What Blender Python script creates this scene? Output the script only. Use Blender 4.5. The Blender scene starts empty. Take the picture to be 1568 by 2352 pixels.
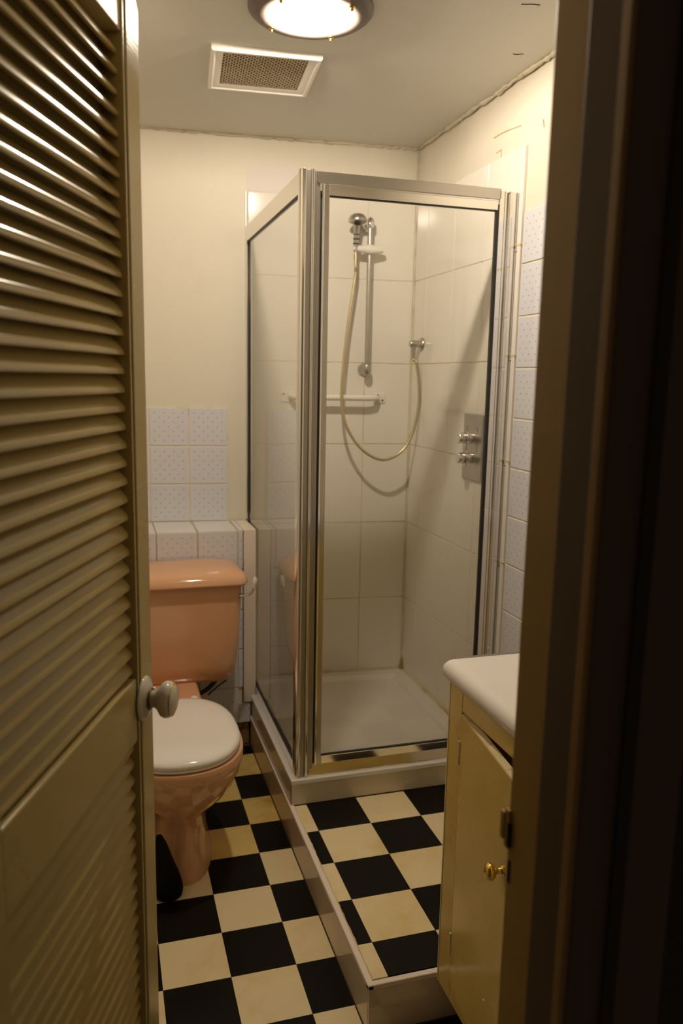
import bpy, bmesh, math, random
from mathutils import Matrix, Vector
random.seed(7)
sc = bpy.context.scene
COL = sc.collection
V = Vector

# ------------------------------------------------------------------ camera
CAM = V((-0.2681, -1.9227, 1.4783))
yaw, pitch, roll = 0.2940, 0.1665, 0.0196
cam_d = bpy.data.cameras.new('camera')
cam = bpy.data.objects.new('camera', cam_d)
COL.objects.link(cam)
fwd = V((math.sin(yaw)*math.cos(pitch), math.cos(yaw)*math.cos(pitch), -math.sin(pitch)))
r0 = V((math.cos(yaw), -math.sin(yaw), 0)); u0 = r0.cross(fwd)
rt = r0*math.cos(roll) + u0*math.sin(roll); upv = u0*math.cos(roll) - r0*math.sin(roll)
m = Matrix((rt, upv, -fwd)).transposed().to_4x4(); m.translation = CAM
cam.matrix_world = m
cam_d.sensor_fit = 'VERTICAL'; cam_d.sensor_height = 36.0; cam_d.sensor_width = 24.0
cam_d.lens = 1820.4/2352*36.0
cam_d.clip_start = 0.02
cam_d.dof.use_dof = True; cam_d.dof.focus_distance = 1.75; cam_d.dof.aperture_fstop = 4.0
sc.camera = cam

# ------------------------------------------------------------------ world, exposure
w = bpy.data.worlds.new('dark_hallway'); sc.world = w; w.use_nodes = True
w.node_tree.nodes['Background'].inputs[0].default_value = (1.0, 0.78, 0.56, 1)
w.node_tree.nodes['Background'].inputs[1].default_value = 0.042
sc.view_settings.view_transform = 'Standard'; sc.view_settings.look = 'None'
sc.view_settings.gamma = 1.0; sc.view_settings.use_curve_mapping = False
sc.view_settings.exposure = 0.0
BULB_STRENGTH = 3300.0
BULB_COLOR = (1.0, 0.86, 0.69, 1)
sc.cycles.sample_clamp_indirect = 6.0
sc.cycles.caustics_reflective = False; sc.cycles.caustics_refractive = False
sc.cycles.max_bounces = 12; sc.cycles.diffuse_bounces = 5; sc.cycles.transparent_max_bounces = 16

# ------------------------------------------------------------------ materials
def nodes_of(name):
    mt = bpy.data.materials.new(name); mt.use_nodes = True
    nt = mt.node_tree
    return mt, nt, nt.nodes['Principled BSDF']
def mat(name, col, rough=.5, metal=0., vary=0., vscale=4., stain=None, sscale=3., sthr=.6, bump=0., bscale=60., brush=None, spec=.5, coat=0., rvary=0.):
    mt, nt, b = nodes_of(name); L = nt.links.new
    b.inputs['Base Color'].default_value = (*col, 1); b.inputs['Roughness'].default_value = rough
    b.inputs['Metallic'].default_value = metal; b.inputs['Specular IOR Level'].default_value = spec
    b.inputs['Coat Weight'].default_value = coat; b.inputs['Coat Roughness'].default_value = .05
    tc = nt.nodes.new('ShaderNodeNewGeometry')
    out = None
    if vary or stain or rvary:
        nz = nt.nodes.new('ShaderNodeTexNoise'); nz.inputs['Scale'].default_value = vscale; nz.inputs['Detail'].default_value = 5
        L(tc.outputs['Position'], nz.inputs['Vector'])
    if vary:
        mx = nt.nodes.new('ShaderNodeMix'); mx.data_type = 'RGBA'
        mx.inputs['A'].default_value = (*[c*(1-vary) for c in col], 1); mx.inputs['B'].default_value = (*[min(1, c*(1+vary)) for c in col], 1)
        L(nz.outputs['Fac'], mx.inputs['Factor']); out = mx.outputs['Result']
    if rvary:
        mr = nt.nodes.new('ShaderNodeMapRange'); mr.inputs['From Min'].default_value = .35; mr.inputs['From Max'].default_value = .65
        mr.inputs['To Min'].default_value = max(.02, rough-rvary); mr.inputs['To Max'].default_value = rough+rvary
        L(nz.outputs['Fac'], mr.inputs['Value']); L(mr.outputs['Result'], b.inputs['Roughness'])
    if stain:
        n2 = nt.nodes.new('ShaderNodeTexNoise'); n2.inputs['Scale'].default_value = sscale; n2.inputs['Detail'].default_value = 6; n2.inputs['Roughness'].default_value = .65
        L(tc.outputs['Position'], n2.inputs['Vector'])
        mr = nt.nodes.new('ShaderNodeMapRange'); mr.inputs['From Min'].default_value = sthr-.1; mr.inputs['From Max'].default_value = sthr+.1
        L(n2.outputs['Fac'], mr.inputs['Value'])
        mx = nt.nodes.new('ShaderNodeMix'); mx.data_type = 'RGBA'
        L(mr.outputs['Result'], mx.inputs['Factor'])
        if out: L(out, mx.inputs['A'])
        else: mx.inputs['A'].default_value = (*col, 1)
        mx.inputs['B'].default_value = (*stain, 1); out = mx.outputs['Result']
    if out: L(out, b.inputs['Base Color'])
    if bump:
        nb = nt.nodes.new('ShaderNodeTexNoise'); nb.inputs['Scale'].default_value = bscale; nb.inputs['Detail'].default_value = 4
        if brush:
            mp = nt.nodes.new('ShaderNodeMapping'); mp.inputs['Scale'].default_value = brush
            t2 = nt.nodes.new('ShaderNodeTexCoord'); L(t2.outputs['Object'], mp.inputs['Vector']); L(mp.outputs['Vector'], nb.inputs['Vector'])
        else: L(tc.outputs['Position'], nb.inputs['Vector'])
        bp = nt.nodes.new('ShaderNodeBump'); bp.inputs['Strength'].default_value = bump; bp.inputs['Distance'].default_value = .002
        L(nb.outputs['Fac'], bp.inputs['Height']); L(bp.outputs['Normal'], b.inputs['Normal'])
    return mt
def dot_tile_mat():
    mt, nt, b = nodes_of('dotted_glaze'); L = nt.links.new
    b.inputs['Roughness'].default_value = .12
    tc = nt.nodes.new('ShaderNodeTexCoord'); sx = nt.nodes.new('ShaderNodeSeparateXYZ'); L(tc.outputs['Object'], sx.inputs[0])
    def mth(op, a, c=None):
        n = nt.nodes.new('ShaderNodeMath'); n.operation = op
        for k, x in enumerate((a, c)):
            if x is None: continue
            if isinstance(x, (int, float)): n.inputs[k].default_value = x
            else: L(x, n.inputs[k])
        return n.outputs[0]
    d = .0183
    def off(op):
        p = mth('DIVIDE', mth(op, sx.outputs['X'], sx.outputs['Z']), 2*d)
        q = mth('SUBTRACT', p, mth('ROUND', p)); return mth('MULTIPLY', q, q)
    dist = mth('MULTIPLY', mth('SQRT', mth('ADD', off('ADD'), off('SUBTRACT'))), d*1.414)
    inside = mth('LESS_THAN', dist, .0027)
    e = mth('MULTIPLY', mth('LESS_THAN', mth('ABSOLUTE', sx.outputs['X']), .062), mth('LESS_THAN', mth('ABSOLUTE', sx.outputs['Z']), .062))
    f = mth('MULTIPLY', mth('MULTIPLY', inside, e), .8)
    mx = nt.nodes.new('ShaderNodeMix'); mx.data_type = 'RGBA'; L(f, mx.inputs['Factor'])
    mx.inputs['A'].default_value = (.66, .665, .71, 1); mx.inputs['B'].default_value = (.30, .32, .42, 1)
    L(mx.outputs['Result'], b.inputs['Base Color'])
    return mt
def glass_mat(name, tint, refl=1.7, rough=0.):
    mt = bpy.data.materials.new(name); mt.use_nodes = True; nt = mt.node_tree; L = nt.links.new
    nt.nodes.remove(nt.nodes['Principled BSDF'])
    t = nt.nodes.new('ShaderNodeBsdfTransparent'); t.inputs[0].default_value = (*tint, 1)
    g = nt.nodes.new('ShaderNodeBsdfGlossy'); g.inputs['Roughness'].default_value = rough
    fr = nt.nodes.new('ShaderNodeFresnel'); fr.inputs['IOR'].default_value = 1.5
    ge = nt.nodes.new('ShaderNodeNewGeometry')
    a = nt.nodes.new('ShaderNodeMath'); a.operation = 'SUBTRACT'; a.inputs[0].default_value = 1; L(ge.outputs['Backfacing'], a.inputs[1])
    b = nt.nodes.new('ShaderNodeMath'); b.operation = 'MULTIPLY'; L(fr.outputs[0], b.inputs[0]); L(a.outputs[0], b.inputs[1])
    c = nt.nodes.new('ShaderNodeMath'); c.operation = 'MULTIPLY'; c.use_clamp = True; L(b.outputs[0], c.inputs[0]); c.inputs[1].default_value = refl
    mx = nt.nodes.new('ShaderNodeMixShader'); L(c.outputs[0], mx.inputs[0]); L(t.outputs[0], mx.inputs[1]); L(g.outputs[0], mx.inputs[2])
    L(mx.outputs[0], nt.nodes['Material Output'].inputs['Surface'])
    return mt
def lamp_glass_mat():
    mt = bpy.data.materials.new('patterned_lamp_glass'); mt.use_nodes = True; nt = mt.node_tree; L = nt.links.new
    nt.nodes.remove(nt.nodes['Principled BSDF'])
    t = nt.nodes.new('ShaderNodeBsdfTransparent'); t.inputs[0].default_value = (.93, .93, .93, 1)
    d = nt.nodes.new('ShaderNodeBsdfTranslucent'); d.inputs[0].default_value = (.9, .9, .9, 1)
    mx = nt.nodes.new('ShaderNodeMixShader'); mx.inputs[0].default_value = .22
    L(t.outputs[0], mx.inputs[1]); L(d.outputs[0], mx.inputs[2]); L(mx.outputs[0], nt.nodes['Material Output'].inputs['Surface'])
    return mt
def emit_mat(name, col, strength):
    mt = bpy.data.materials.new(name); mt.use_nodes = True; nt = mt.node_tree
    nt.nodes.remove(nt.nodes['Principled BSDF'])
    e = nt.nodes.new('ShaderNodeEmission'); e.inputs[0].default_value = col; e.inputs[1].default_value = strength
    nt.links.new(e.outputs[0], nt.nodes['Material Output'].inputs['Surface'])
    return mt
M = {}
M['wall'] = mat('cream_wall_paint', (.70, .65, .545), .55, vary=.03, vscale=3, bump=.15, bscale=90, stain=(.67, .595, .53), sscale=2.2, sthr=.66)
M['plaster'] = mat('pale_filler', (.72, .665, .625), .8, vary=.04, vscale=9)
M['ceiling'] = mat('ceiling_paint', (.62, .60, .54), .6, vary=.03, vscale=2.5, bump=.2, bscale=40)
M['caulk'] = mat('flaky_caulk', (.62, .56, .42), .7, stain=(.20, .14, .06), sscale=26, sthr=.66, vary=.15, vscale=20)
M['grout'] = mat('stained_grout', (.70, .58, .36), .8, stain=(.46, .29, .09), sscale=5, sthr=.58)
M['grout_pale'] = mat('pale_grout', (.72, .66, .52), .8, stain=(.60, .48, .28), sscale=14, sthr=.62)
M['grout_white'] = mat('clean_grout', (.70, .64, .54), .8, stain=(.58, .46, .28), sscale=7, sthr=.60)
M['mould'] = mat('mouldy_sealant', (.36, .24, .09), .8, vary=.4, vscale=60)
M['tile'] = mat('white_glaze', (.80, .755, .69), .09, vary=.02, vscale=2, bump=.03, bscale=7)
M['dot'] = dot_tile_mat()
M['plain'] = mat('plain_glaze', (.72, .71, .69), .14)
M['vinyl_cream'] = mat('cream_vinyl', (.78, .66, .40), .26, vary=.05, vscale=6, stain=(.70, .53, .24), sscale=3.4, sthr=.62, bump=.05, bscale=300)
M['vinyl_aged'] = mat('yellowed_vinyl', (.68, .51, .17), .26, vary=.08, vscale=7, stain=(.46, .28, .06), sscale=5, sthr=.58, bump=.05, bscale=300)
M['vinyl_black'] = mat('black_vinyl', (.006, .0052, .004), .32, bump=.05, bscale=300, spec=.07)
M['slab'] = mat('floor_adhesive', (.10, .07, .04), .9)
M['door'] = mat('olive_cream_gloss_paint', (.41, .31, .12), .22, spec=.35, vary=.06, vscale=5, bump=.12, bscale=14, brush=(1, 8, 14), rvary=.06)
M['slat'] = mat('olive_cream_slat_paint', (.41, .31, .12), .17, spec=.16, vary=.05, vscale=5)
M['cab'] = mat('cabinet_cream_paint', (.62, .46, .135), .24, vary=.07, vscale=5, bump=.25, bscale=9, brush=(10, 10, 1.2), rvary=.08)
M['cab_edge'] = mat('chipped_edge_paint', (.66, .55, .33), .5, stain=(.28, .18, .07), sscale=40, sthr=.66)
M['jamb'] = mat('jamb_paint', (.40, .25, .06), .45, spec=.3, vary=.05, bump=.15, bscale=8, brush=(10, 10, 1))
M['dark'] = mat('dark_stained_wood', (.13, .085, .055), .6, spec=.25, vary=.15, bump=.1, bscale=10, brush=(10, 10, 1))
M['hall'] = mat('hall_shade', (.05, .032, .02), .6, spec=.2)  # near-black colour stands in for the unlit hall face
M['chip'] = mat('bare_plaster_chip', (.40, .26, .12), .8, vary=.3, vscale=80)
M['skirt'] = mat('old_wood_skirting', (.28, .17, .07), .6, vary=.3, vscale=30, stain=(.03, .02, .01), sscale=18, sthr=.6)
M['peach'] = mat('peach_vitreous_china', (.67, .375, .21), .10, coat=.3)
M['seat'] = mat('white_seat_plastic', (.80, .76, .71), .13)
M['porcelain'] = mat('ivory_porcelain', (.58, .54, .46), .08, coat=.4)
M['gold'] = mat('gold_line', (.62, .46, .07), .3, metal=.8)
M['brass'] = mat('polished_brass', (.80, .55, .14), .12, metal=1)
M['old_brass'] = mat('tarnished_brass', (.20, .13, .06), .4, metal=.8)
M['alu'] = mat('polished_aluminium', (.84, .82, .79), .12, metal=1, bump=.02, bscale=20)
M['alu_grey'] = mat('shade_and_grey_aluminium', (.36, .34, .31), .34, metal=1)  # darker copy paints shade into post channels; plain grey on small fittings
M['alu_head'] = mat('dim_reflection_aluminium', (.50, .48, .45), .24, metal=1)  # darkened metal paints a dark reflection on header and door stile
M['chrome'] = mat('chrome', (.74, .73, .72), .08, metal=1, vary=.06, vscale=30)
M['chrome_dull'] = mat('limescaled_chrome', (.52, .50, .47), .28, metal=1, vary=.1, vscale=40)
M['gasket'] = mat('black_rubber', (.012, .010, .008), .5)
M['white_pl'] = mat('white_plastic', (.80, .76, .70), .3)
M['counter'] = mat('white_laminate', (.78, .74, .70), .25)
M['laminate'] = mat('white_laminate_fascia', (.66, .56, .45), .10, vary=.05, vscale=8, bump=.02, bscale=15)
M['tray'] = mat('white_acrylic', (.74, .71, .66), .14, vary=.03)
M['riser'] = mat('brushed_riser_panel', (.60, .53, .42), .2, vary=.04)
M['pinkwood'] = mat('painted_white_board', (.78, .685, .60), .4, vary=.03)
M['blackpl'] = mat('black_plastic', (.005, .005, .005), .6, spec=.1)
M['hosegold'] = mat('stained_hose', (.55, .46, .28), .3, metal=.75, vary=.15, vscale=14)
M['ring'] = mat('weathered_bronze_ring', (.13, .10, .085), .5, vary=.35, vscale=26, bump=.2, bscale=50)
M['dish'] = mat('lamp_reflector', (.85, .83, .80), .35)
M['vent'] = mat('vent_white_plastic', (.82, .78, .72), .35)
M['dust'] = mat('dusty_mesh', (.60, .49, .34), .8, vary=.2, vscale=60)
M['void'] = mat('shade_and_crack_black', (.010, .007, .004), .9)  # near-black paints shade in recesses, also colours the ceiling cracks
M['glass'] = glass_mat('shower_glass', (.975, .98, .965), 1.4)
M['lampglass'] = lamp_glass_mat()
M['bulb'] = emit_mat('bulb_glow', BULB_COLOR, BULB_STRENGTH)
M['pipe'] = mat('dark_flexible_pipe', (.05, .035, .02), .5)
M['edge_catchlight'] = mat('arris_catchlight', (.30, .16, .045), .4)  # lighter brown paints the light caught along the frame arris

# ------------------------------------------------------------------ mesh helpers
FR = {}
class G:
    def __init__(s): s.v = []; s.f = []
    def add(s, vs, fs, T=None):
        n = len(s.v)
        s.v += [(T @ V(p)) if T else V(p) for p in vs]
        s.f += [tuple(i+n for i in q) for q in fs]; return s
    def box(s, x0, x1, y0, y1, z0, z1, T=None):
        vs = [(x, y, z) for x in (x0, x1) for y in (y0, y1) for z in (z0, z1)]
        return s.add(vs, [(0,1,3,2),(4,6,7,5),(0,4,5,1),(2,3,7,6),(0,2,6,4),(1,5,7,3)], T)
    def prism(s, poly, z0, z1, T=None):          # poly in xy, extruded along z
        n = len(poly)
        vs = [(x, y, z0) for x, y in poly] + [(x, y, z1) for x, y in poly]
        fs = [(i, (i+1) % n, n+(i+1) % n, n+i) for i in range(n)] + [tuple(range(n-1, -1, -1)), tuple(range(n, 2*n))]
        return s.add(vs, fs, T)
    def loft(s, rings, cap0=True, cap1=True, T=None):
        n = len(rings[0]); vs = [p for r in rings for p in r]; fs = []
        for k in range(len(rings)-1):
            for i in range(n):
                j = (i+1) % n; fs.append((k*n+i, k*n+j, (k+1)*n+j, (k+1)*n+i))
        if cap0: fs.append(tuple(range(n-1, -1, -1)))
        if cap1: fs.append(tuple(range((len(rings)-1)*n, len(rings)*n)))
        return s.add(vs, fs, T)
    def lathe(s, prof, n=32, T=None, cap0=True, cap1=True):   # prof (r, z) about local z
        return s.loft([[(r*math.cos(2*math.pi*i/n), r*math.sin(2*math.pi*i/n), z) for i in range(n)] for r, z in prof], cap0, cap1, T)
    def tube(s, pts, r, n=10, T=None):
        pts = [V(p) for p in pts]; rings = []
        rs = r if isinstance(r, (list, tuple)) else [r]*len(pts)
        t0 = (pts[1]-pts[0]).normalized(); a = t0.orthogonal().normalized()
        for i, p in enumerate(pts):
            t = (pts[min(i+1, len(pts)-1)]-pts[max(i-1, 0)]).normalized()
            a = (a - t*a.dot(t)).normalized(); b = t.cross(a)
            rings.append([p+(a*math.cos(2*math.pi*k/n)+b*math.sin(2*math.pi*k/n))*rs[i] for k in range(n)])
        return s.loft(rings, T=T)
def axis(o, d):      # matrix putting local z along d at o
    return Matrix.Translation(V(o)) @ V(d).to_track_quat('Z', 'Y').to_matrix().to_4x4()
def make(name, g, mt, parent=None, smooth=False, bevel=0, seg=2, sub=0, **props):
    me = bpy.data.meshes.new(name)
    F = FR.get(parent, Matrix()) if parent else Matrix()
    loc = V((0, 0, 0))
    vs = [F.inverted() @ v for v in g.v]
    if not parent:                    # a single-mesh thing: origin at the middle of its base
        loc = V((sum(v.x for v in vs)/len(vs), sum(v.y for v in vs)/len(vs), min(v.z for v in vs)))
        vs = [v-loc for v in vs]
    me.from_pydata([tuple(v) for v in vs], [], g.f)
    bm = bmesh.new(); bm.from_mesh(me); bmesh.ops.recalc_face_normals(bm, faces=bm.faces); bm.to_mesh(me); bm.free()
    me.materials.append(M[mt] if isinstance(mt, str) else mt)
    o = bpy.data.objects.new(name, me); COL.objects.link(o)
    o.location = loc
    if parent: o.parent = parent; FR[o] = F
    else: FR[o] = Matrix.Translation(loc)
    if smooth or sub or bevel:
        me.polygons.foreach_set('use_smooth', [True]*len(me.polygons))
    if bevel:
        b = o.modifiers.new('bevel', 'BEVEL'); b.width = bevel; b.segments = seg; b.limit_method = 'ANGLE'; b.angle_limit = math.radians(35); b.harden_normals = True
    elif smooth and not sub:
        try: me.set_sharp_from_angle(angle=math.radians(45))
        except Exception: pass
    if sub:
        b = o.modifiers.new('subdivision', 'SUBSURF'); b.levels = sub; b.render_levels = sub
    for k, x in props.items(): o[k] = x
    return o
def root(name, loc, rotz=0, label=None, cat=None, kind=None, group=None):
    o = bpy.data.objects.new(name, None); COL.objects.link(o)
    o.location = loc; o.rotation_euler = (0, 0, rotz); o.empty_display_size = .05
    FR[o] = Matrix.Translation(V(loc)) @ Matrix.Rotation(rotz, 4, 'Z')
    if label: o['label'] = label
    if cat: o['category'] = cat
    if kind: o['kind'] = kind
    if group: o['group'] = group
    return o
def tag(o, label, cat, kind=None):
    o['label'] = label; o['category'] = cat
    if kind: o['kind'] = kind
    return o
TM = {}
def tile_mesh(wd, ht, th, ch, mt):
    key = (round(wd, 4), round(ht, 4), th, ch, mt)
    if key in TM: return TM[key]
    a, b = wd/2, ht/2
    ring = lambda x, z, y: [(-x, y, -z), (x, y, -z), (x, y, z), (-x, y, z)]
    g = G().loft([ring(a, b, th), ring(a, b, ch), ring(a-ch, b-ch, 0)])
    me = bpy.data.meshes.new('tile'); me.from_pydata([tuple(v) for v in g.v], [], g.f)
    bm = bmesh.new(); bm.from_mesh(me); bmesh.ops.recalc_face_normals(bm, faces=bm.faces); bm.to_mesh(me); bm.free()
    me.materials.append(M[mt]); TM[key] = me; return me
def put_tile(parent, x, y, z, wd, ht, th, ch, mt, flat=False, name='tile', jit=0):
    o = bpy.data.objects.new(name, tile_mesh(wd, ht, th, ch, mt)); COL.objects.link(o); o.parent = parent
    o.location = (x, y, z)
    if flat: o.rotation_euler = (-math.pi/2, 0, 0)
    elif jit: o.rotation_euler = (random.uniform(-jit, jit), random.uniform(-jit, jit)*.5, random.uniform(-jit, jit))
    return o

# ------------------------------------------------------------------ measured room (metres)
XR, YB, H = .9771, 1.2197, 2.392
A = -.0931
TZ = .214                                          # rim of the shower tray
T6 = 1/6
yb = lambda x: YB + math.tan(A)*(x-XR)           # face of the back wall
XL, YF = -.47, -1.20                              # left wall face, room face of doorway wall
HS = .1267                                        # raised step
XS = .2722; SY = -.425

# ------------------------------------------------------------------ setting
fl = root('floor', (0, 0, 0), kind='structure')
make('slab', G().box(-.6, 1.1, -1.45, 1.5, -.12, -.003), 'slab', fl)
def floor_cell(i, j, x0, x1, y0, y1):
    put_tile(fl, (x0+x1)/2, (y0+y1)/2, 0, x1-x0-.0006, y1-y0-.0006, .003, .0004, 'vinyl_black' if (i+j) % 2 else ('vinyl_aged' if j >= 2 else 'vinyl_cream'), True)
for i in range(-3, 6):
    for j in range(-9, 7):
        x0, x1, y0, y1 = i*T6, (i+1)*T6, j*T6, (j+1)*T6
        x0 = max(x0, XL); x1 = min(x1, XR); y1 = min(y1, 1.076)
        if y1 <= SY-.03 or x1 <= XS: floor_cell(i, j, x0, x1, y0, y1)
        elif y0 >= SY:
            if x0 < XS: floor_cell(i, j, x0, XS-.002, y0, y1)
        else:
            if x0 < XS: floor_cell(i, j, x0, XS-.002, y0, y1)
            floor_cell(i, j, max(x0, XS), x1, y0, SY-.004)

ce = root('ceiling', (.25, 0, H), kind='structure')
make('slab', G().box(-.6, 1.2, -1.33, 1.5, H, H+.1), 'ceiling', ce)
for pts in ([(.745, -.012), (.772, -.022), (.79, -.022)], [(.872, .262), (.885, .262), (.9, .252)]):
    make('crack', G().prism([(x, y-.0012) for x, y in pts]+[(x, y+.0012) for x, y in reversed(pts)], H-.0012, H+.001), 'void', ce)

wb = root('wall_back', (XR, YB, 0), A, kind='structure')
Tb = FR[wb]
make('wall_slab', G().box(-1.75, .2, .006, .12, -.1, H+.1, Tb), 'wall', wb)
sx = lambda x: (x-XR)/math.cos(A)
# pale filler patch above the shower tiling
make('plaster_patch', G().prism([(sx(.297), 2.19), (sx(.60), 2.19), (sx(.60), 2.272), (sx(.47), 2.283), (sx(.297), 2.283)], 0, .002, Tb @ Matrix.Translation((0, .0045, 0)) @ Matrix(((1,0,0,0),(0,0,1,0),(0,1,0,0),(0,0,0,1)))), 'plaster', wb)
make('grout', G().box(sx(.296), -.001, .002, .007, .2, 1.60, Tb), 'grout', wb)
make('grout', G().box(sx(.296), -.001, .002, .007, 1.60, 2.186, Tb), 'grout_white', wb)
make('grout', G().box(sx(-.46), sx(.219), .002, .007, .88, 1.357, Tb), 'grout_pale', wb)
zrows = [.2095+.3335*k for k in range(7)]; zrows[-1] = 2.187
cols = [sx(.777)-.25-.23, sx(.777)-.25, sx(.777), -.004]
for k in range(6):
    for c in range(3):
        put_tile(wb, (cols[c]+cols[c+1])/2, 0, (zrows[k]+zrows[k+1])/2, cols[c+1]-cols[c]-.003, zrows[k+1]-zrows[k]-.003, .006, .0012, 'tile', jit=.0022)
for k in range(3):
    for c in range(5):
        xc = sx(.139)-.1545*c
        if c == 4: continue
        put_tile(wb, xc, -.001, .968+.1545*k, .149, .149, .007, .0012, 'dot')
xs_ = sx(.297)-.004
make('edge_trim', G().box(xs_-.006, xs_+.001, -.003, .006, .3, 2.187, Tb), 'white_pl', wb, bevel=.002)

wr = root('wall_right', (XR, 0, 0), -math.pi/2, kind='structure')   # local x = -world y
Tr = FR[wr]
make('wall_slab', G().box(-1.45, 1.33, .006, .12, -.1, H+.1, Tr), 'wall', wr)
make('grout', G().box(-YB, -.362, .002, .007, .2, 1.60, Tr), 'grout', wr)
make('grout', G().box(-YB, -.362, .002, .007, 1.60, 2.183, Tr), 'grout_white', wr)
make('grout', G().box(-.342, .14, .002, .0065, .41, 1.987, Tr), 'grout_pale', wr)
rc = [-YB+.002, -1.09, -.84, -.59, -.364]
for k in range(6):
    for c in range(4):
        put_tile(wr, (rc[c]+rc[c+1])/2, 0, (zrows[k]+zrows[k+1])/2, rc[c+1]-rc[c]-.003, zrows[k+1]-zrows[k]-.003, .006, .0012, 'tile', jit=.0022)
for k in range(10):
    for c in range(3):
        put_tile(wr, -.262+.1555*c, -.001, 1.912-.1563*k, .150, .1505, .007, .0012, 'dot', jit=.006)
make('edge_trim', G().box(-.364, -.345, -.0045, .006, .25, 2.183, Tr), 'white_pl', wr, bevel=.002)
for k, z in enumerate((1.895, 1.561, 1.227, .893, .56)):
    make('grout_step', G().box(-.367, -.343, -.0055, .005, z-.003, z+.003, Tr), 'grout', wr)

def chip(pts, wd):
    P = [(-y, z) for y, z in pts]; g = G()
    for (a0, b0), (a1, b1) in zip(P, P[1:]):
        n = V((-(b1-b0), a1-a0)).normalized()*wd/2
        g.add([(a0-n.x, .0055, b0-n.y), (a0+n.x, .0055, b0+n.y), (a1+n.x, .0055, b1+n.y), (a1-n.x, .0055, b1-n.y), (a0-n.x, .0075, b0-n.y), (a0+n.x, .0075, b0+n.y), (a1+n.x, .0075, b1+n.y), (a1-n.x, .0075, b1-n.y)], [(0,1,2,3),(0,4,5,1),(3,2,6,7),(0,3,7,4),(1,5,6,2),(4,7,6,5)], Tr)
    make('paint_chip', g, 'chip', wr)
chip([(0.2668, 2.2315), (0.2594, 2.2081)], 0.006)
chip([(0.397, 2.251), (0.4711, 2.2587)], 0.0025)
chip([(0.4711, 2.2587), (0.5227, 2.2623), (0.576, 2.262)], 0.004)
chip([(0.5553, 2.21), (0.5201, 2.2118), (0.5177, 2.1902)], 0.003)
make('wall_left', G().box(XL-.1, XL, -1.33, 1.5, -.1, H+.1), 'wall', kind='structure')
wf = root('wall_front', (0, YF, 0), kind='structure')
make('wall_slab', G().box(XL-.1, -.445, YF-.13, YF, -.1, H+.1).box(.185, 1.1, YF-.13, YF, -.1, H+.1).box(-.445, .185, YF-.13, YF, 2.03, H+.1), 'wall', wf)

make('hall_shade_sheet', G().box(XL-.1, -.445, YF-.142, YF-.1305, 0, H).box(.185, 1.1, YF-.142, YF-.1305, 0, H).box(-.445, .185, YF-.142, YF-.1305, 2.03, H), 'hall', wf)  # added dark sheet, paints the hall side of the wall as unlit
# flaky bead of caulk where the ceiling meets the walls
def bead(p0, p1, n, r):
    p0, p1 = V(p0), V(p1)
    pts = [p0.lerp(p1, i/n) + V((random.uniform(-1, 1), random.uniform(-1, 1), random.uniform(-1, 1)))*r*.35 for i in range(n+1)]
    return G().tube(pts, [r*random.uniform(.5, 1.25) for _ in pts], 6)
make('trim_1', bead((XR-.004, YB+.02, H-.002), (XR-.004, -1.15, H-.002), 130, .008), 'caulk', kind='structure')
make('trim_2', bead((XR-.01, YB+.002, H-.002), (-.45, yb(-.45)+.002, H-.002), 90, .007), 'caulk', kind='structure')
make('trim_3', bead((XR-.002, YB+.004, 2.19), (XR-.002, YB+.004, H-.01), 20, .004), 'caulk', kind='structure')
make('trim_4', bead((XR-.003, YB-.004, .215), (XR-.003, YB-.004, 2.18), 90, .0035), 'grout_pale', kind='structure')

make('trim_7', bead((XR-.004, .37, TZ+.002), (XR-.004, YB-.01, TZ+.002), 60, .005), 'grout', kind='structure')
make('trim_8', bead((XR-.01, YB-.006, TZ+.002), (.30, yb(.30)-.006, TZ+.002), 50, .0045), 'grout', kind='structure')
make('trim_9', G().tube([(XR-.006, YB-.010, TZ+.002), (XR-.006, YB-.010, TZ+.012), (XR-.005, YB-.008, TZ+.028), (XR-.003, YB-.006, TZ+.05)], [.010, .0105, .0065, .003], 8), 'mould', kind='structure', smooth=True)
bb = make('baseboard_back', G().box(XL, .27, 1.092, 1.11, 0, .094), 'skirt', kind='structure', bevel=.004)

# ------------------------------------------------------------------ door frame, right side
df = root('trim_5', (.165, -1.26, 0), kind='structure')
make('lining', G().box(.152, .19, -1.262, -1.199, 0, 2.03), 'jamb', df, bevel=.003)
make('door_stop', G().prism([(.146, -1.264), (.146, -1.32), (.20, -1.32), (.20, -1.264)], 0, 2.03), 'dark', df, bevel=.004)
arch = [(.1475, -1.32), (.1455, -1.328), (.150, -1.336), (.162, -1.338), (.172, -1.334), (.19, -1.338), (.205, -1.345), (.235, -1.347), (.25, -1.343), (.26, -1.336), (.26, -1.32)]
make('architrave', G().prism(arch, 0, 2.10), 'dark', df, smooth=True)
make('arris', G().box(.1425, .150, -1.333, -1.318, 0, 2.03), 'edge_catchlight', df, bevel=.003)
make('strike_plate', G().box(.1485, .1525, -1.206, -1.1965, .966, 1.012).box(.1465, .1530, -1.1985, -1.190, .974, 1.007), 'jamb', df, bevel=.0015)
make('latch_slot', G().box(.1480, .1525, -1.2085, -1.2045, .970, .997), 'void', df)
make('bolt_slot', G().box(.1512, .153, -1.2095, -1.2045, .926, .953), 'void', df)
dl = root('trim_6', (-.43, -1.26, 0), kind='structure')
make('lining', G().box(-.445, -.415, -1.262, -1.199, 0, 2.03), 'jamb', dl, bevel=.003)
make('lining_head', G().box(-.445, .19, -1.262, -1.199, 2.0, 2.03), 'jamb', dl, bevel=.003)

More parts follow.
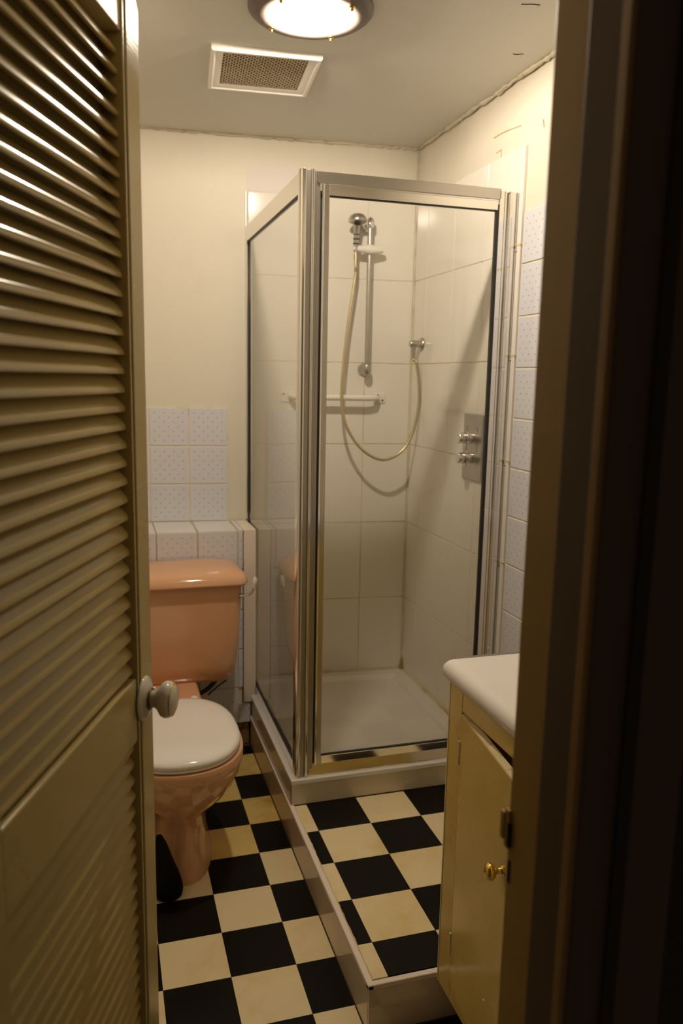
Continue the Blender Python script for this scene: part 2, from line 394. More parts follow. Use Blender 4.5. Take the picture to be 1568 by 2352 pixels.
# ------------------------------------------------------------------ louvred door, hinged at left and swung into the room
AZ = math.radians(20.81)
E0 = V((-.206, -.691, 0)); dd = V((math.sin(AZ), math.cos(AZ), 0))
DW = .533
hinge = E0 - dd*DW
d1 = root('door_1', hinge, math.pi/2-AZ, kind='structure')
Td = FR[d1]
DH = 1.990
xe = DW+.004
make('stile', G().box(.472, .4785, 0, .034, .01, DH-.003, Td).box(.4785, .4835, .0045, .032, .01, DH-.004, Td), 'door', d1, bevel=.0018)
make('stile', G().box(0, .058, 0, .034, .01, DH, Td), 'door', d1, bevel=.003)
lipT = Td @ Matrix.Translation((0, 0, 0)) @ Matrix(((1,0,0,0),(0,0,1,0),(0,1,0,0),(0,0,0,1)))
make('edge_strip', G().prism([(.4835, .01), (xe, .01), (xe, DH-.016), (xe-.010, DH), (.4835, DH)], -.001, .034, lipT), 'door', d1, bevel=.0025)
make('rail', G().box(.058, .472, .002, .032, 1.925, DH-.003, Td), 'door', d1, bevel=.002)
make('rail', G().box(.058, .472, .002, .032, .926, 1.028, Td), 'door', d1, bevel=.004)
make('rail', G().box(.058, .472, .002, .032, .01, .125, Td), 'door', d1, bevel=.003)
make('added_backing', G().box(.054, .476, .0325, .0345, .02, DH-.01, Td), 'door', d1)  # added behind the slats to block light and keep the gaps dark
# one louvre slat: a rounded board, front edge low
def slat_mesh():
    prof = [(-.0085, -.0145), (-.0118, -.0138), (-.0114, -.0080), (-.0088, -.0038), (.0105, .0165), (.0118, .0100), (-.0030, -.0115)]
    x0, x1 = .056, .474
    g = G().loft([[(x, y, z) for y, z in prof] for x in (x0, x1)])
    me = bpy.data.meshes.new('slat'); me.from_pydata([tuple(v) for v in g.v], [], g.f)
    bm = bmesh.new(); bm.from_mesh(me); bmesh.ops.recalc_face_normals(bm, faces=bm.faces)
    bmesh.ops.bevel(bm, geom=[e for e in bm.edges if abs((e.verts[0].co-e.verts[1].co).x) > .3], offset=.0009, segments=2, affect='EDGES')
    bm.to_mesh(me); bm.free()
    me.polygons.foreach_set('use_smooth', [True]*len(me.polygons)); me.set_sharp_from_angle(angle=math.radians(50))
    me.materials.append(M['slat']); return me
sm = slat_mesh()
PITCH = .0262
for z0, n in ((1.0475, 34), (.1385, 31)):
    for k in range(n):
        z = z0+PITCH*k
        if z > 1.935: continue
        o = bpy.data.objects.new('slat', sm); COL.objects.link(o); o.parent = d1
        o.location = (0, .0202, z); o.rotation_euler = (random.uniform(-.03, .03), 0, random.uniform(-.0006, .0006))
# porcelain knob with rose
kx, kz = .533-.036, .985
Tk = Td @ Matrix.Translation((kx, 0, kz)) @ Matrix.Rotation(math.pi/2, 4, 'X')      # local z -> door -y
kn = make('knob', G().lathe([(.0138, .0115), (.0140, .014), (.0136, .017), (.0146, .021), (.0200, .0255), (.0262, .030), (.0285, .0355), (.0275, .042), (.0240, .0468), (.0170, .0503), (.008, .052), (.001, .0523)], 40, Tk), 'porcelain', d1, smooth=True)
make('rose', G().lathe([(.0345, .0005), (.0345, .0025), (.032, .005), (.0285, .006), (.0245, .0078), (.0190, .0095), (.0170, .0098)], 40, Tk), 'porcelain', kn, smooth=True)
make('collar', G().lathe([(.0170, .0095), (.0173, .0105), (.0170, .0125), (.0140, .0130)], 32, Tk), 'old_brass', kn, smooth=True)
make('gold_line', G().lathe([(.0249, .0458), (.0257, .0458), (.0251, .0470), (.0241, .0470)], 40, Tk), 'gold', kn, smooth=True)
make('grub_screw', G().lathe([(.0001, .0095), (.003, .0105), (.0035, .013), (.002, .0155), (.0001, .016)], 12, Tk @ Matrix.Translation((.004, .0140, .002))), 'chrome', kn, smooth=True)

# ------------------------------------------------------------------ raised step with chequered vinyl
sp = root('step_platform', ((XS+XR)/2, .4, 0), label='raised floor step with chequered vinyl top and pale laminate sides', cat='step')
yend = 1.076
make('deck', G().box(XS+.012, XR-.001, SY+.012, 1.12, 0, HS-.004), 'slab', sp)
make('fascia_board', G().box(XS, XS+.012, SY+.006, yend, 0, HS-.012), 'laminate', sp, bevel=.001)
make('fascia_board', G().box(XS+.001, .70, SY-.0005, SY+.012, 0, HS-.012), 'laminate', sp, bevel=.001)
make('nosing', G().box(XS-.003, XS+.013, SY-.003, yend-.001, HS-.013, HS+.001), 'pinkwood', sp, bevel=.003)
make('nosing', G().box(XS-.003, .70, SY-.003, SY+.013, HS-.0135, HS+.0006), 'pinkwood', sp, bevel=.003)
UX, UY = .3245, -.2936
for i in range(-1, 4):
    for j in range(-1, 4):
        x0, x1, y0, y1 = max(UX+i*T6, XS+.015), min(UX+(i+1)*T6, XR), max(UY+j*T6, SY+.016), min(UY+(j+1)*T6, .3605)
        put_tile(sp, (x0+x1)/2-(XS+XR)/2, (y0+y1)/2-.4, HS-.0005, x1-x0-.0006, y1-y0-.0006, .003, .0004, 'vinyl_black' if (i+j) % 2 else 'vinyl_cream', True)
make('sealant', bead((XS+.0135, SY+.012, HS-.0006), (XS+.0135, .36, HS-.0006), 60, .0022), 'grout', sp)

# ------------------------------------------------------------------ shower tray
TY = .361
tr = root('shower_tray', (.62, .8, HS), label='white shower tray with brown-tinged riser panels on the raised step', cat='shower tray')
def rect(ix, z, fy=0, back=None):
    b = ix if back is None else back
    return [(XS+.0015+ix, TY+ix+fy, z), (XR-b-.001, TY+ix+fy, z), (XR-b-.001, yb(XR)-b-.004, z), (XS+.0015+ix, yb(XS)-b-.004, z)]
make('basin', G().loft([rect(0, TZ-.018), rect(0, TZ), rect(.052, TZ), rect(.060, TZ-.006), rect(.085, TZ-.05), rect(.10, TZ-.056)]), 'tray', tr, bevel=.004, seg=3)
make('riser_panel', G().box(XS+.004, XS+.016, TY+.004, 1.10, HS+.001, TZ-.014), 'riser', tr, bevel=.001)
make('riser_panel', G().box(XS+.004, XR-.003, TY+.003, TY+.014, HS+.001, TZ-.010), 'riser', tr, bevel=.001)
make('drain', G().lathe([(.001, 0), (.040, 0), (.043, .003), (.038, .006), (.012, .005), (.001, .005)], 28, Matrix.Translation((.62, .80, TZ-.0565))), 'chrome', tr, smooth=True)

# ------------------------------------------------------------------ pipe boxing behind the toilet
BX = 1.078; BZ = .893
bx = root('pipe_boxing', (-.1, 1.18, 0), label='low tiled ledge boxed in behind the toilet, dotted tiles and white end board', cat='pipe boxing')
make('core', G().prism([(XL+.001, BX+.007), (.24, BX+.007), (.24, yb(.24)-.001), (XL+.001, yb(XL)-.001)], .10, BZ-.007), 'grout_pale', bx)
edges = [.2225-.1545*k for k in range(5)]
zt = [BZ-.002, .735, .573, .411, .249, .098]
def bt(x0, x1, z0, z1, mt='dot'):
    put_tile(bx, (x0+x1)/2+.1, BX-1.18, (z0+z1)/2, x1-x0-.005, z1-z0-.005, .007, .0012, mt)
for k in range(5):
    bt(.2225, .2445 if zt[k] > .2 and zt[k+1] > .2 else .274, zt[k+1], min(zt[k], .186) if k == 4 else zt[k])
    for c in range(4): bt(edges[c+1], edges[c], zt[k+1], zt[k])
for c in range(4):
    x0, x1 = edges[c+1]+.0025, edges[c]-.0025
    make('tile', G().prism([(x0, BX+.001), (x1, BX+.001), (x1, yb(x1)-.003), (x0, yb(x0)-.003)], BZ-.007, BZ), 'plain', bx, bevel=.0012, seg=1)
make('tile', G().prism([(.225, BX+.001), (.2435, BX+.001), (.2435, yb(.2435)-.003), (.225, yb(.225)-.003)], BZ-.007, BZ), 'plain', bx, bevel=.0012, seg=1)
make('end_board', G().prism([(.2445, BX-.006), (.2925, BX-.006), (.2925, yb(.2925)-.002), (.2445, yb(.2445)-.002)], .188, BZ+.001), 'pinkwood', bx, bevel=.002)

# ------------------------------------------------------------------ shower enclosure
PX, PY, ZE = .300, .378, 2.058
en = root('shower_enclosure', (.62, .8, TZ), label='glass corner shower enclosure with polished aluminium frame', cat='shower enclosure')
make('corner_post', G().prism([(PX-.012, PY+.028), (PX-.013, PY+.004), (PX-.010, PY-.006), (PX-.004, PY-.010), (PX+.003, PY-.010), (PX+.0050, PY-.006), (PX+.0050, PY+.003),
    (PX+.0185, PY+.003), (PX+.0185, PY-.006), (PX+.0205, PY-.011), (PX+.0265, PY-.011), (PX+.029, PY-.007), (PX+.029, PY+.003), (PX+.037, PY+.003), (PX+.037, PY+.020), (PX+.012, PY+.020), (PX+.012, PY+.028)], TZ, ZE+.003), 'alu', en, bevel=.0012)
make('post_channel', G().box(PX+.0052, PX+.0183, PY-.002, PY+.004, TZ+.001, ZE+.002).box(PX+.0292, PX+.0365, PY-.002, PY+.004, TZ+.001, ZE+.001), 'alu_grey', en, bevel=.0008)
make('post_groove', G().box(PX+.0232, PX+.0240, PY-.0114, PY-.0105, TZ+.02, 2.00), 'gasket', en)
make('fixed_jamb', G().box(PX+.037, PX+.048, PY+.002, PY+.022, TZ, ZE-.002), 'alu_grey', en, bevel=.001)
make('header_rail', G().box(PX+.037, XR-.060, PY-.004, PY+.020, 2.0265, ZE), 'alu_head', en, bevel=.0015)
make('sill', G().prism([(TZ+.0004, PY-.0035), (TZ+.0004, PY+.024), (TZ+.036, PY+.024), (TZ+.038, PY+.006), (TZ+.010, PY-.002)], PX+.030, XR-.062, Matrix(((0,0,1,0),(0,1,0,0),(1,0,0,0),(0,0,0,1)))), 'alu', en, bevel=.001)
make('sealant', bead((PX+.035, PY-.0045, TZ+.001), (XR-.02, PY-.0045, TZ+.001), 40, .002), 'grout_pale', en)
# wall jamb on the right: ribs and a recessed channel
make('wall_jamb', G().box(.912, .9285, PY-.004, PY+.020, TZ, ZE-.006).box(.9285, .9345, PY-.0065, PY+.02, TZ, ZE-.007).box(.9345, .9455, PY+.009, PY+.02, TZ, ZE-.006).box(.9455, .951, PY-.006, PY+.02, TZ, ZE-.006).box(.951, .9755, PY-.003, PY+.02, TZ, ZE-.007), 'alu', en, bevel=.0012)
# hinged door
DX0, DX1 = PX+.052, .9075
dr = make('door_frame', G().box(DX0, DX0+.006, PY-.007, PY+.012, TZ+.040, 2.0245).box(DX0+.022, DX1, PY-.003, PY+.012, 1.995, 2.0235).box(DX0+.022, DX1, PY-.004, PY+.012, TZ+.040, TZ+.066).box(DX0+.022, DX1, PY-.006, PY+.006, 2.0205, 2.0245), 'alu', en, bevel=.0012)
make('stile_face', G().box(DX0+.0062, DX0+.022, PY-.0042, PY+.012, TZ+.040, 2.0245), 'alu_head', dr, bevel=.0012)
make('pane', G().box(DX0+.020, DX1-.003, PY+.002, PY+.007, TZ+.064, 1.997), 'glass', dr)
make('gasket', G().box(DX1-.0045, DX1+.0045, PY-.001, PY+.010, TZ+.05, 2.012).box(DX0+.022, DX1, PY-.0005, PY+.009, TZ+.0655, TZ+.069).box(DX0+.022, DX1, PY-.0005, PY+.009, 1.9915, 1.9955).box(PX+.0485, PX+.0515, PY+.008, PY+.018, TZ+.02, 2.02), 'gasket', dr)
make('pivot', G().lathe([(.001, 0), (.003, .001), (.003, .012), (.001, .013)], 12, Matrix.Translation((PX+.0485, PY-.003, 2.004))), 'chrome', dr, smooth=True)
make('catch', G().box(.865, .878, PY-.0055, PY-.002, 2.022, 2.0265), 'old_brass', dr, bevel=.001)
# fixed side panel
YS1 = yb(PX)-.004
make('side_top_rail', G().box(PX-.010, PX+.010, PY+.026, YS1-.012, 1.999, ZE-.001), 'alu', en, bevel=.0015)
make('side_bottom_rail', G().box(PX-.007, PX+.012, PY+.026, YS1-.012, TZ, TZ+.038), 'alu', en, bevel=.0015)
make('side_pane', G().box(PX-.0025, PX+.0025, PY+.024, YS1-.018, TZ+.036, 2.001), 'glass', en)
make('side_gasket', G().box(PX-.006, PX+.006, PY+.03, YS1-.02, 1.9955, 1.9995).box(PX-.006, PX+.006, PY+.03, YS1-.02, TZ+.0375, TZ+.0415).box(PX-.005, PX+.006, YS1-.026, YS1-.019, TZ+.04, 1.997), 'gasket', en)
make('wall_jamb', G().box(PX-.011, PX+.006, YS1-.020, YS1, BZ+.01, ZE-.003).box(PX-.006, PX+.012, YS1-.014, YS1, TZ, ZE-.003), 'alu', en, bevel=.001)

# ------------------------------------------------------------------ shower fittings
def on_back(x, off): return V((x + off*math.sin(A), yb(x) - off*math.cos(A), 0))
nb = V((math.sin(A), -math.cos(A), 0))          # outward normal of the back wall
sr = root('shower_rail', on_back(.77, 0)+V((0, 0, 1.50)), label='chrome shower riser rail with white slider on the back tiles', cat='shower rail')
OFF = .052
p = on_back(.774, OFF)
make('rail_tube', G().tube([p+V((0, 0, 1.505)), p+V((0, 0, 2.095))], .0098, 18), 'chrome_dull', sr, smooth=True)
def bracket(z, dz):
    q = on_back(.774, 0)+V((0, 0, z))
    g = G().lathe([(.026, 0), (.026, .006), (.018, .014), (.012, .03), (.0145, .046), (.012, .058), (.004, .062)], 24, axis(q, nb))
    g.lathe([(.0142, -.018), (.0158, -.012), (.0158, .010), (.013, .016), (.006, .024), (.001, .026)], 24, axis(p+V((0, 0, z)), (0, 0, dz)))
    return g
make('rail_bracket', bracket(1.517, -1), 'chrome_dull', sr, smooth=True)
make('rail_bracket', bracket(2.085, 1), 'chrome', sr, smooth=True)
zs = 1.985
tb = V((math.cos(A), math.sin(A), 0))
sl = []
for k in range(13):
    t = k/12; c = p + tb*(-.072+.125*t) + nb*(.004+.012*(1-t)) + V((0, 0, zs-.012*(1-t)*0))
    rr = .0125+.007*math.exp(-((t-.58)/.22)**2)
    if k in (0, 12): rr *= .72
    sl.append((c, rr))
make('slider', G().tube([c for c, _ in sl], [q for _, q in sl], 16), 'white_pl', sr, smooth=True)

hs = root('hand_shower', p+tb*(-.066)+nb*.03+V((0, 0, 1.97)), label='grey domed shower head with hanging flexible hose held in the white slider', cat='shower head')
hb = p+tb*(-.060)+nb*.018
def hz(dz, o=0): return hb+nb*(.0+o)+V((0, 0, zs+dz))
make('handle', G().tube([hz(-.012), hz(.01), hz(.04, .004), hz(.075, .010), hz(.088, .016)], [.009, .0105, .0115, .013, .0135], 16), 'chrome_dull', hs, smooth=True)
for k in range(4):
    make('grip_ring', G().lathe([(.0118, -.003), (.0128, 0), (.0118, .003)], 18, axis(hz(.018+.017*k, .002+.002*k), V((0, 0, 1))+nb*.12), False, False), 'gasket', hs, smooth=True)
hd = make('head', G().lathe([(.001, .0245), (.014, .0235), (.026, .0185), (.0335, .010), (.037, .001), (.0365, -.006), (.031, -.009), (.001, -.007)], 32, axis(hz(.103, .020), V((0, 0, 1))+nb*-.10)), 'chrome_dull', hs, smooth=True)
make('spray_plate', G().lathe([(.001, -.0105), (.027, -.0105), (.030, -.007)], 28, axis(hz(.103, .020), V((0, 0, 1))+nb*-.10), True, False), 'alu_grey', hd, smooth=True)
wo = V((XR, 1.115, 1.622))
def bez(P, n):
    P = [V(q) for q in P]; out = []
    Q = [P[0]*2-P[1]]+P+[P[-1]*2-P[-2]]
    for i in range(1, len(Q)-2):
        for k in range(n):
            t = k/n
            out.append(.5*((2*Q[i])+(-Q[i-1]+Q[i+1])*t+(2*Q[i-1]-5*Q[i]+4*Q[i+1]-Q[i+2])*t*t+(-Q[i-1]+3*Q[i]-3*Q[i+1]+Q[i+2])*t**3))
    out.append(P[-1]); return out
HP = [hz(-.014), hz(-.07, .002), V((0.7066, 1.1747, 1.8700)), V((0.6769, 1.1694, 1.6667)), V((0.6577, 1.1592, 1.4783)), V((0.6550, 1.1494, 1.3749)), V((0.6765, 1.1353, 1.2800)), V((0.7352, 1.1168, 1.1971)), V((0.8177, 1.1041, 1.1570)), V((0.8951, 1.1018, 1.1885)), V((0.9414, 1.1046, 1.2556)), V((0.9675, 1.1081, 1.3616)), V((0.9695, 1.1120, 1.4494)), V((0.9581, 1.1161, 1.5449)), wo+V((-.036, 0, -.06)), wo+V((-.036, 0, -.028))]
hp = bez(HP, 18)
make('hose', G().tube(hp, [.0066 if k % 2 else .0056 for k in range(len(hp))], 10), 'hosegold', hs, smooth=True)
make('hose_nut', G().lathe([(.0065, -.032), (.0085, -.02), (.0088, 0)], 16, axis(wo+V((-.036, 0, -.020)), (0, 0, 1))), 'chrome_dull', hs, smooth=True)

oe = root('wall_outlet', wo, label='chrome hose outlet elbow on the right-hand shower tiles', cat='outlet')
make('flange', G().lathe([(.026, 0), (.026, .004), (.020, .010), (.0145, .012)], 28, axis(wo, (-1, 0, 0))), 'chrome_dull', oe, smooth=True)
make('spout', G().lathe([(.0145, .010), (.0145, .048), (.012, .052), (.001, .052)], 24, axis(wo, (-1, 0, 0))).lathe([(.0095, 0), (.0105, .022), (.010, .024)], 18, axis(wo+V((-.036, 0, 0)), (0, 0, -1))), 'chrome_dull', oe, smooth=True)

va = root('shower_valve', (XR, .607, 1.25), label='rectangular chrome shower valve plate with two lever knobs', cat='shower valve')
make('plate', G().box(XR-.007, XR-.0005, .533, .681, 1.134, 1.367), 'chrome_dull', va, bevel=.004)
for z in (1.283, 1.214):
    k = make('knob', G().lathe([(.0195, 0), (.0195, .020), (.0182, .0215), (.0195, .023), (.0195, .050), (.0165, .053), (.001, .053)], 28, axis((XR-.007, .610, z), (-1, 0, 0))), 'chrome', va, smooth=True)
    make('pointer', G().box(XR-.032, XR-.027, .604, .616, z-.030, z-.015), 'chrome', k, bevel=.001)
    for y in (.570, .652):
        make('marking', G().box(XR-.0076, XR-.0068, y-.004, y+.004, z+.022, z+.040), 'alu_grey', k)

gr = root('grab_rail', on_back(.65, 0)+V((0, 0, 1.385)), label='white plastic grab rail fixed low across the back shower tiles', cat='grab rail')
ge0, ge1 = on_back(.440, .004), on_back(.862, .004)
gz = 1.402
make('tube', G().tube([on_back(.470, .006)+V((0, 0, gz)), on_back(.476, .028)+V((0, 0, gz)), on_back(.492, .050)+V((0, 0, gz)), on_back(.52, .057)+V((0, 0, gz)), on_back(.78, .057)+V((0, 0, gz)), on_back(.808, .050)+V((0, 0, gz)), on_back(.824, .028)+V((0, 0, gz)), on_back(.830, .006)+V((0, 0, gz))], .0115, 16), 'white_pl', gr, smooth=True)
for x0, x1 in ((.432, .484), (.816, .868)):
    fx = make('flange', G().box(sx(x0), sx(x1), -.005, -.0005, gz-.021, gz+.021, Tb), 'white_pl', gr, bevel=.002)
    for dx, dz in ((.010, .011), (.040, -.012)) if x0 < .6 else ((.018, .011), (.038, -.009)):
        make('screw', G().lathe([(.0045, 0), (.0045, .0018), (.003, .003), (.001, .003)], 12, axis(on_back(x0+dx, .005)+V((0, 0, gz+dz)), nb)), 'old_brass', fx, smooth=True)

# ------------------------------------------------------------------ toilet
TX = -.075
to = root('toilet', (TX, .6, 0), label='peach close-coupled toilet with white seat lid', cat='toilet')
def egg(z, yF, yB, hw, n=40, p=2.25, back=2.6, wide=.45):
    yc = yF+(yB-yF)*wide; out = []
    for i in range(n):
        a = 2*math.pi*i/n; c, s = math.cos(a), math.sin(a)
        if s < 0: e = 2/p; x = hw*abs(c)**e*(1 if c >= 0 else -1); y = yc-(yc-yF)*abs(s)**e
        else: e = 2/back; x = hw*abs(c)**e*(1 if c >= 0 else -1); y = yc+(yB-yc)*abs(s)**e
        out.append((TX+x, y, z))
    return out
pan = [egg(.0, .226, .74, .102), egg(.012, .224, .74, .103), egg(.03, .234, .74, .095), egg(.09, .243, .73, .086), egg(.15, .246, .72, .084), egg(.185, .243, .71, .086), egg(.205, .232, .70, .098), egg(.225, .212, .69, .120), egg(.255, .182, .67, .146), egg(.29, .157, .655, .166), egg(.325, .140, .645, .179), egg(.36, .129, .635, .187), egg(.385, .125, .63, .189), egg(.396, .128, .628, .187), egg(.398, .16, .60, .15)]
pn = make('pan', G().loft(pan), 'peach', to, smooth=True)
make('pan_shelf', G().loft([[(TX+sx_*hw, y, z) for sx_, y in ((-1, .58), (1, .58), (1, y1), (-1, y1))] for z, hw, y1 in ((.20, .085, .98), (.27, .098, 1.02), (.355, .113, 1.04), (.372, .113, 1.04))]), 'peach', to, bevel=.012, seg=4)
make('seat', G().loft([egg(.3985, .139, .615, .173), egg(.402, .135, .617, .177), egg(.409, .136, .617, .176)]), 'seat', to, smooth=True)
lid = [egg(.409, .141, .60, .171), egg(.411, .134, .605, .1775), egg(.418, .132, .607, .1795), egg(.425, .135, .604, .177), egg(.4305, .146, .594, .168), egg(.4345, .170, .570, .147), egg(.4365, .22, .52, .10), egg(.437, .29, .45, .045)]
make('lid', G().loft(lid), 'seat', to, smooth=True)
for x in (TX-.075, TX+.075):
    make('hinge', G().lathe([(.001, 0), (.013, .0), (.013, .030), (.009, .034), (.001, .034)], 18, Matrix.Translation((x, .622, .385))), 'seat', to, smooth=True)
def rr(x0, x1, y0, y1, z, r, bow=0., n=6):
    out = []
    for cx, cy, a0 in ((x1-r, y0+r, -90), (x1-r, y1-r, 0), (x0+r, y1-r, 90), (x0+r, y0+r, 180)):
        for k in range(n+1):
            a = math.radians(a0+90*k/n); x = cx+r*math.cos(a); y = cy+r*math.sin(a)
            if bow and y < (y0+y1)/2: y += bow*((x-TX)/(x1-TX))**2
            out.append((x, y, z))
    return out
cw = lambda hw, yf, z, r, bow=.02: rr(TX-hw, TX+hw, yf, 1.066, z, r, bow)
cis = [cw(.205, .885, .357, .03), cw(.228, .868, .362, .04), cw(.248, .853, .380, .045), cw(.262, .845, .43, .04), cw(.271, .838, .55, .035), cw(.276, .834, .66, .03), cw(.278, .832, .735, .028)]
make('cistern', G().loft(cis), 'peach', to, smooth=True)
cl = [cw(.280, .826, .733, .030), cw(.292, .812, .735, .034), cw(.297, .806, .743, .036), cw(.296, .808, .757, .036), cw(.288, .822, .772, .04), cw(.272, .846, .783, .045), cw(.245, .88, .7885, .05), cw(.18, .93, .791, .03)]
make('cistern_lid', G().loft(cl), 'peach', to, smooth=True)
lv = make('flush_lever', G().tube(bez([(TX+.268, .862, .690), (TX+.285, .855, .694), (TX+.303, .850, .698), (TX+.314, .848, .710), (TX+.318, .847, .735)], 5), .0042, 10).lathe([(.011, 0), (.010, .006), (.004, .010)], 16, axis((TX+.272, .862, .690), (1, -.2, 0))), 'chrome', to, smooth=True)
make('lever_paddle', G().tube([(TX+.316, .847, .722), (TX+.319, .846, .735), (TX+.3215, .845, .752), (TX+.3225, .845, .762)], [.005, .0075, .0085, .005], 12), 'white_pl', lv, smooth=True)
make('overflow_pipe', G().tube(bez([(.135, .99, .37), (.128, 1.0, .33), (.10, 1.01, .29), (.06, 1.0, .27)], 6), .009, 10).tube([(.165, 1.0, .318), (.13, .99, .300), (.09, .98, .272)], .0035, 8), 'pipe', to, smooth=True)
make('floor_screw_cover', G().lathe([(.001, .012), (.008, .010), (.011, .002), (.011, 0)], 14, Matrix.Translation((TX+.098, .60, .02))), 'seat', to, smooth=True)

tbh = make('toilet_brush_holder', G().loft([[(-.124+r*.95*math.cos(2*math.pi*i/28)+dx, (.196+r*.93*math.sin(2*math.pi*i/28)+dy), z) for i in range(28)] for r, z, dx, dy in ((.034, 0, 0, 0), (.041, .006, 0, 0), (.0435, .022, 0, 0), (.042, .045, -.002, 0), (.037, .07, -.005, 0), (.030, .10, -.010, 0), (.024, .13, -.014, 0), (.018, .165, -.020, 0), (.009, .19, -.024, 0))]), 'blackpl', smooth=True)
tag(tbh, 'black rounded toilet brush holder on the floor against the toilet base', 'brush holder')

# ------------------------------------------------------------------ vanity cabinet and worktop on the right
CX, CY0, CY1 = .436, -1.17, -.438
vc = root('vanity_cabinet', (.7, -.8, .112), label='cream painted vanity cabinet with a door hanging ajar', cat='cabinet')
make('carcass', G().box(CX+.018, XR-.004, CY1-.016, CY1, .118, .842).box(CX+.018, XR-.004, CY0, CY0+.016, .118, .842).box(CX+.02, XR-.004, CY0+.016, CY1-.016, .118, .134).box(XR-.016, XR-.004, CY0+.016, CY1-.016, .134, .842), 'cab', vc)
make('interior_shade', G().box(CX+.20, CX+.205, CY0+.02, CY1-.02, .14, .835), 'void', vc)  # near-black sheet stands in for shade inside the cabinet
make('face_stile', G().box(CX, CX+.018, CY1-.058, CY1+.001, .113, .842), 'cab', vc, bevel=.002)
make('face_stile', G().box(CX, CX+.018, CY0, CY0+.06, .113, .842), 'cab', vc, bevel=.002)
make('face_rail', G().box(CX+.0008, CX+.018, CY0+.06, CY1-.0585, .795, .842), 'cab', vc, bevel=.0015)
make('face_rail', G().box(CX+.0008, CX+.018, CY0+.06, CY1-.0585, .113, .157), 'cab', vc, bevel=.0015)
make('moulding', G().box(CX-.004, CX+.012, CY0, CY1+.004, .838, .8455), 'cab_edge', vc, bevel=.003)
make('side_edge', G().box(CX-.001, CX+.016, CY1+.001, CY1+.006, .112, .84), 'cab_edge', vc, bevel=.001)
make('plinth', G().box(CX+.07, CX+.085, CY0, CY1-.05, 0, .118), 'void', vc)  # recessed board coloured near-black as the shade under the cabinet
hy = CY1-.060
Tc = Matrix.Translation((CX, hy, 0)) @ Matrix.Rotation(math.radians(-90+180-6.7-180), 4, 'Z')   # local x runs from hinge towards the camera
Tc = Matrix.Translation((CX-.002, hy, 0)) @ Matrix.Rotation(math.radians(-96.7), 4, 'Z')
# local x -> towards camera, slightly to -x ; local y -> +x side (into the cabinet)
cd = make('cabinet_door', G().box(.001, .55, 0, .018, .160, .7905, Tc), 'cab', vc, bevel=.002)
make('top_edge', G().box(.002, .549, .0012, .0168, .7895, .7915, Tc), 'cab_edge', cd)
for z in (.705, .255):
    make('hinge', G().lathe([(.001, -.026), (.0030, -.026), (.0030, .026), (.001, .026)], 12, Tc @ Matrix.Translation((.0, -.0015, z))), 'cab_edge', vc, smooth=True)
KX, KZ = .262, .606
make('brass_knob', G().lathe([(.0105, 0), (.0105, .002), (.006, .005), (.0048, .010), (.006, .0145), (.0125, .018), (.0162, .0235), (.0160, .028), (.0125, .0325), (.006, .0345), (.001, .035)], 28, Tc @ Matrix.Translation((KX, 0, KZ)) @ Matrix.Rotation(math.pi/2, 4, 'X')), 'brass', cd, smooth=True)
make('paint_blob', G().lathe([(.003, 0), (.002, .0015), (.0005, .002)], 8, Tc @ Matrix.Translation((.205, 0, .29)) @ Matrix.Rotation(math.pi/2, 4, 'X')), 'white_pl', cd, smooth=True)

wt = root('worktop', (.7, -.8, .85), label='white laminate vanity worktop with rounded front edge', cat='worktop')
prof = [(.846, CX-.008), (.852, CX-.014), (.864, CX-.017), (.876, CX-.014), (.8835, CX-.004), (.886, CX+.010), (.886, XR-.001), (.846, XR-.001)]
make('slab', G().prism(prof, CY0, CY1+.010, Matrix(((0,1,0,0),(0,0,1,0),(1,0,0,0),(0,0,0,1)))), 'counter', wt, smooth=True)
make('back_trim', G().box(CX+.012, XR-.001, CY1+.010, CY1+.014, .846, .889), 'alu_grey', wt, bevel=.001)

# ------------------------------------------------------------------ ceiling lamp
LC = V((.262, .176, 0)); RZ = 2.378
lp = root('ceiling_light', (LC.x, LC.y, RZ), label='round ceiling light with weathered bronze ring and bare glowing bulb', cat='ceiling light')
TL = Matrix.Translation((LC.x, LC.y, RZ))
make('ring', G().lathe([(.100, H-RZ), (.098, .003), (.102, -.004), (.112, -.0085), (.130, -.0085), (.144, -.005), (.152, .001), (.1575, .007), (.157, H-RZ)], 56, TL, False, False), 'ring', lp, smooth=True)
make('reflector', G().lathe([(.098, .003), (.097, .008), (.085, .011), (.03, .0125), (.001, .0125)], 48, TL, False, True), 'dish', lp, smooth=True)
bl = make('bulb', G().lathe([(.013, .008), (.021, .003), (.0245, -.008), (.022, -.018), (.0140, -.0225)], 24, TL, False, False), 'bulb', lp, smooth=True)
make('bulb_tip', G().lathe([(.0145, -.0222), (.0115, -.0240), (.006, -.0252), (.001, -.0256)], 20, TL, False, True), 'chrome_dull', bl, smooth=True)
make('bulb_holder', G().lathe([(.016, .0125), (.016, .010), (.0135, .007)], 20, TL), 'dish', bl, smooth=True)
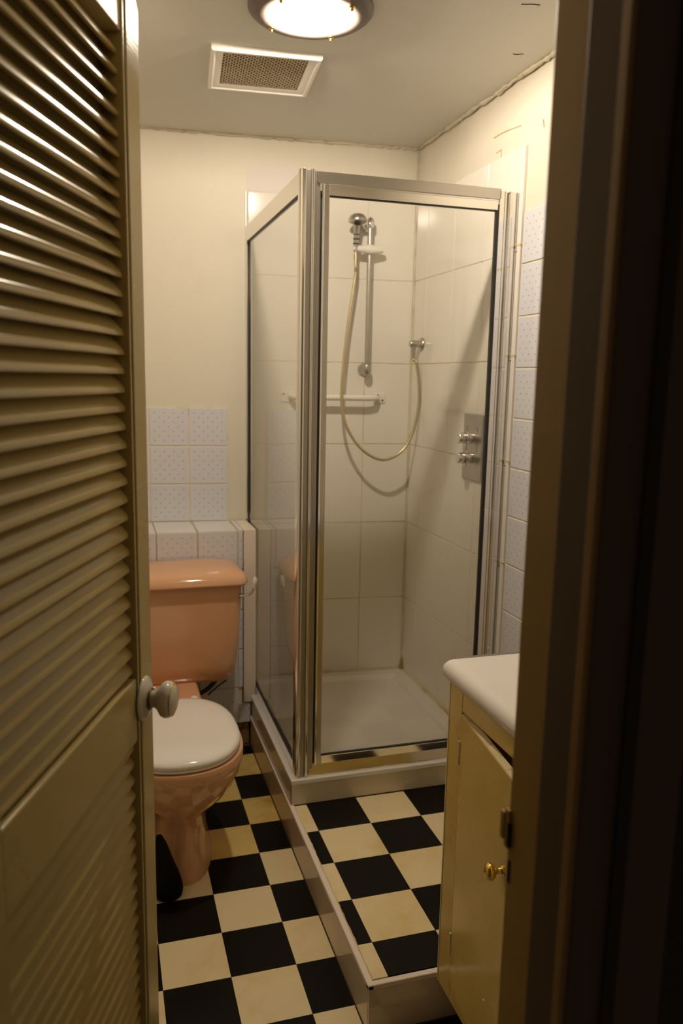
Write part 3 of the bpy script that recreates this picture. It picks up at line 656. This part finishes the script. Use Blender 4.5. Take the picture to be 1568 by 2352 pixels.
make('cover_glass', G().lathe([(.0975, .000), (.090, -.013), (.072, -.024), (.040, -.031), (.001, -.033)], 48, TL, False, True), 'lampglass', lp, smooth=True)
for a in (-130, -48, 40, 130):
    q = Matrix.Translation((LC.x+.122*math.cos(math.radians(a+180)), LC.y+.122*math.sin(math.radians(a+180)), RZ-.0085)) @ Matrix.Rotation(math.pi, 4, 'X')
    make('screw', G().lathe([(.0075, 0), (.0075, .003), (.004, .005), (.004, .011), (.001, .012)], 14, q), 'brass', lp, smooth=True)

# ------------------------------------------------------------------ extractor vent on the ceiling
VC = V((.225, .618, H)); vr = A
ev = root('ceiling_vent', VC, vr, label='square white extractor vent with dusty diamond mesh on the ceiling', cat='vent')
Tv = FR[ev]
def sq(h, z): return [(-h, -h, z), (h, -h, z), (h, h, z), (-h, h, z)]
make('frame', G().loft([sq(.158, 0), sq(.158, -.013), sq(.154, -.017), sq(.147, -.017), sq(.1435, -.013), sq(.137, -.013), sq(.122, -.008), sq(.121, -.002)], False, False, Tv), 'vent', ev, bevel=.0015)
make('shade_plate', G().box(-.121, .121, -.121, .121, -.002, -.0005, Tv), 'void', ev)  # near-black plate paints the dark depth behind the mesh
g = G(); h = .1215; st = .021
def clip(c, s):       # segment of y = s*x + c inside the square
    pts = []
    for x in (-h, h):
        y = s*x+c
        if -h <= y <= h: pts.append((x, y))
    for y in (-h, h):
        x = (y-c)/s
        if -h < x < h: pts.append((x, y))
    return pts[:2] if len(pts) >= 2 else None
for s in (1.33, -1.33):
    c = -h*2.4
    while c < h*2.4:
        q = clip(c, s)
        if q:
            a, b = V((*q[0], -.0075)), V((*q[1], -.0075))
            d = (b-a); 
            if d.length > .004:
                n = V((-d.y, d.x, 0)).normalized()*.0020; e = V((0, 0, .0011))
                g.add([a-n-e, a+n-e, b+n-e, b-n-e, a-n+e, a+n+e, b+n+e, b-n+e], [(0,1,2,3),(4,7,6,5),(0,4,5,1),(1,5,6,2),(2,6,7,3),(3,7,4,0)], Tv)
        c += st
make('mesh_grille', g, 'dust', ev, kind='stuff')
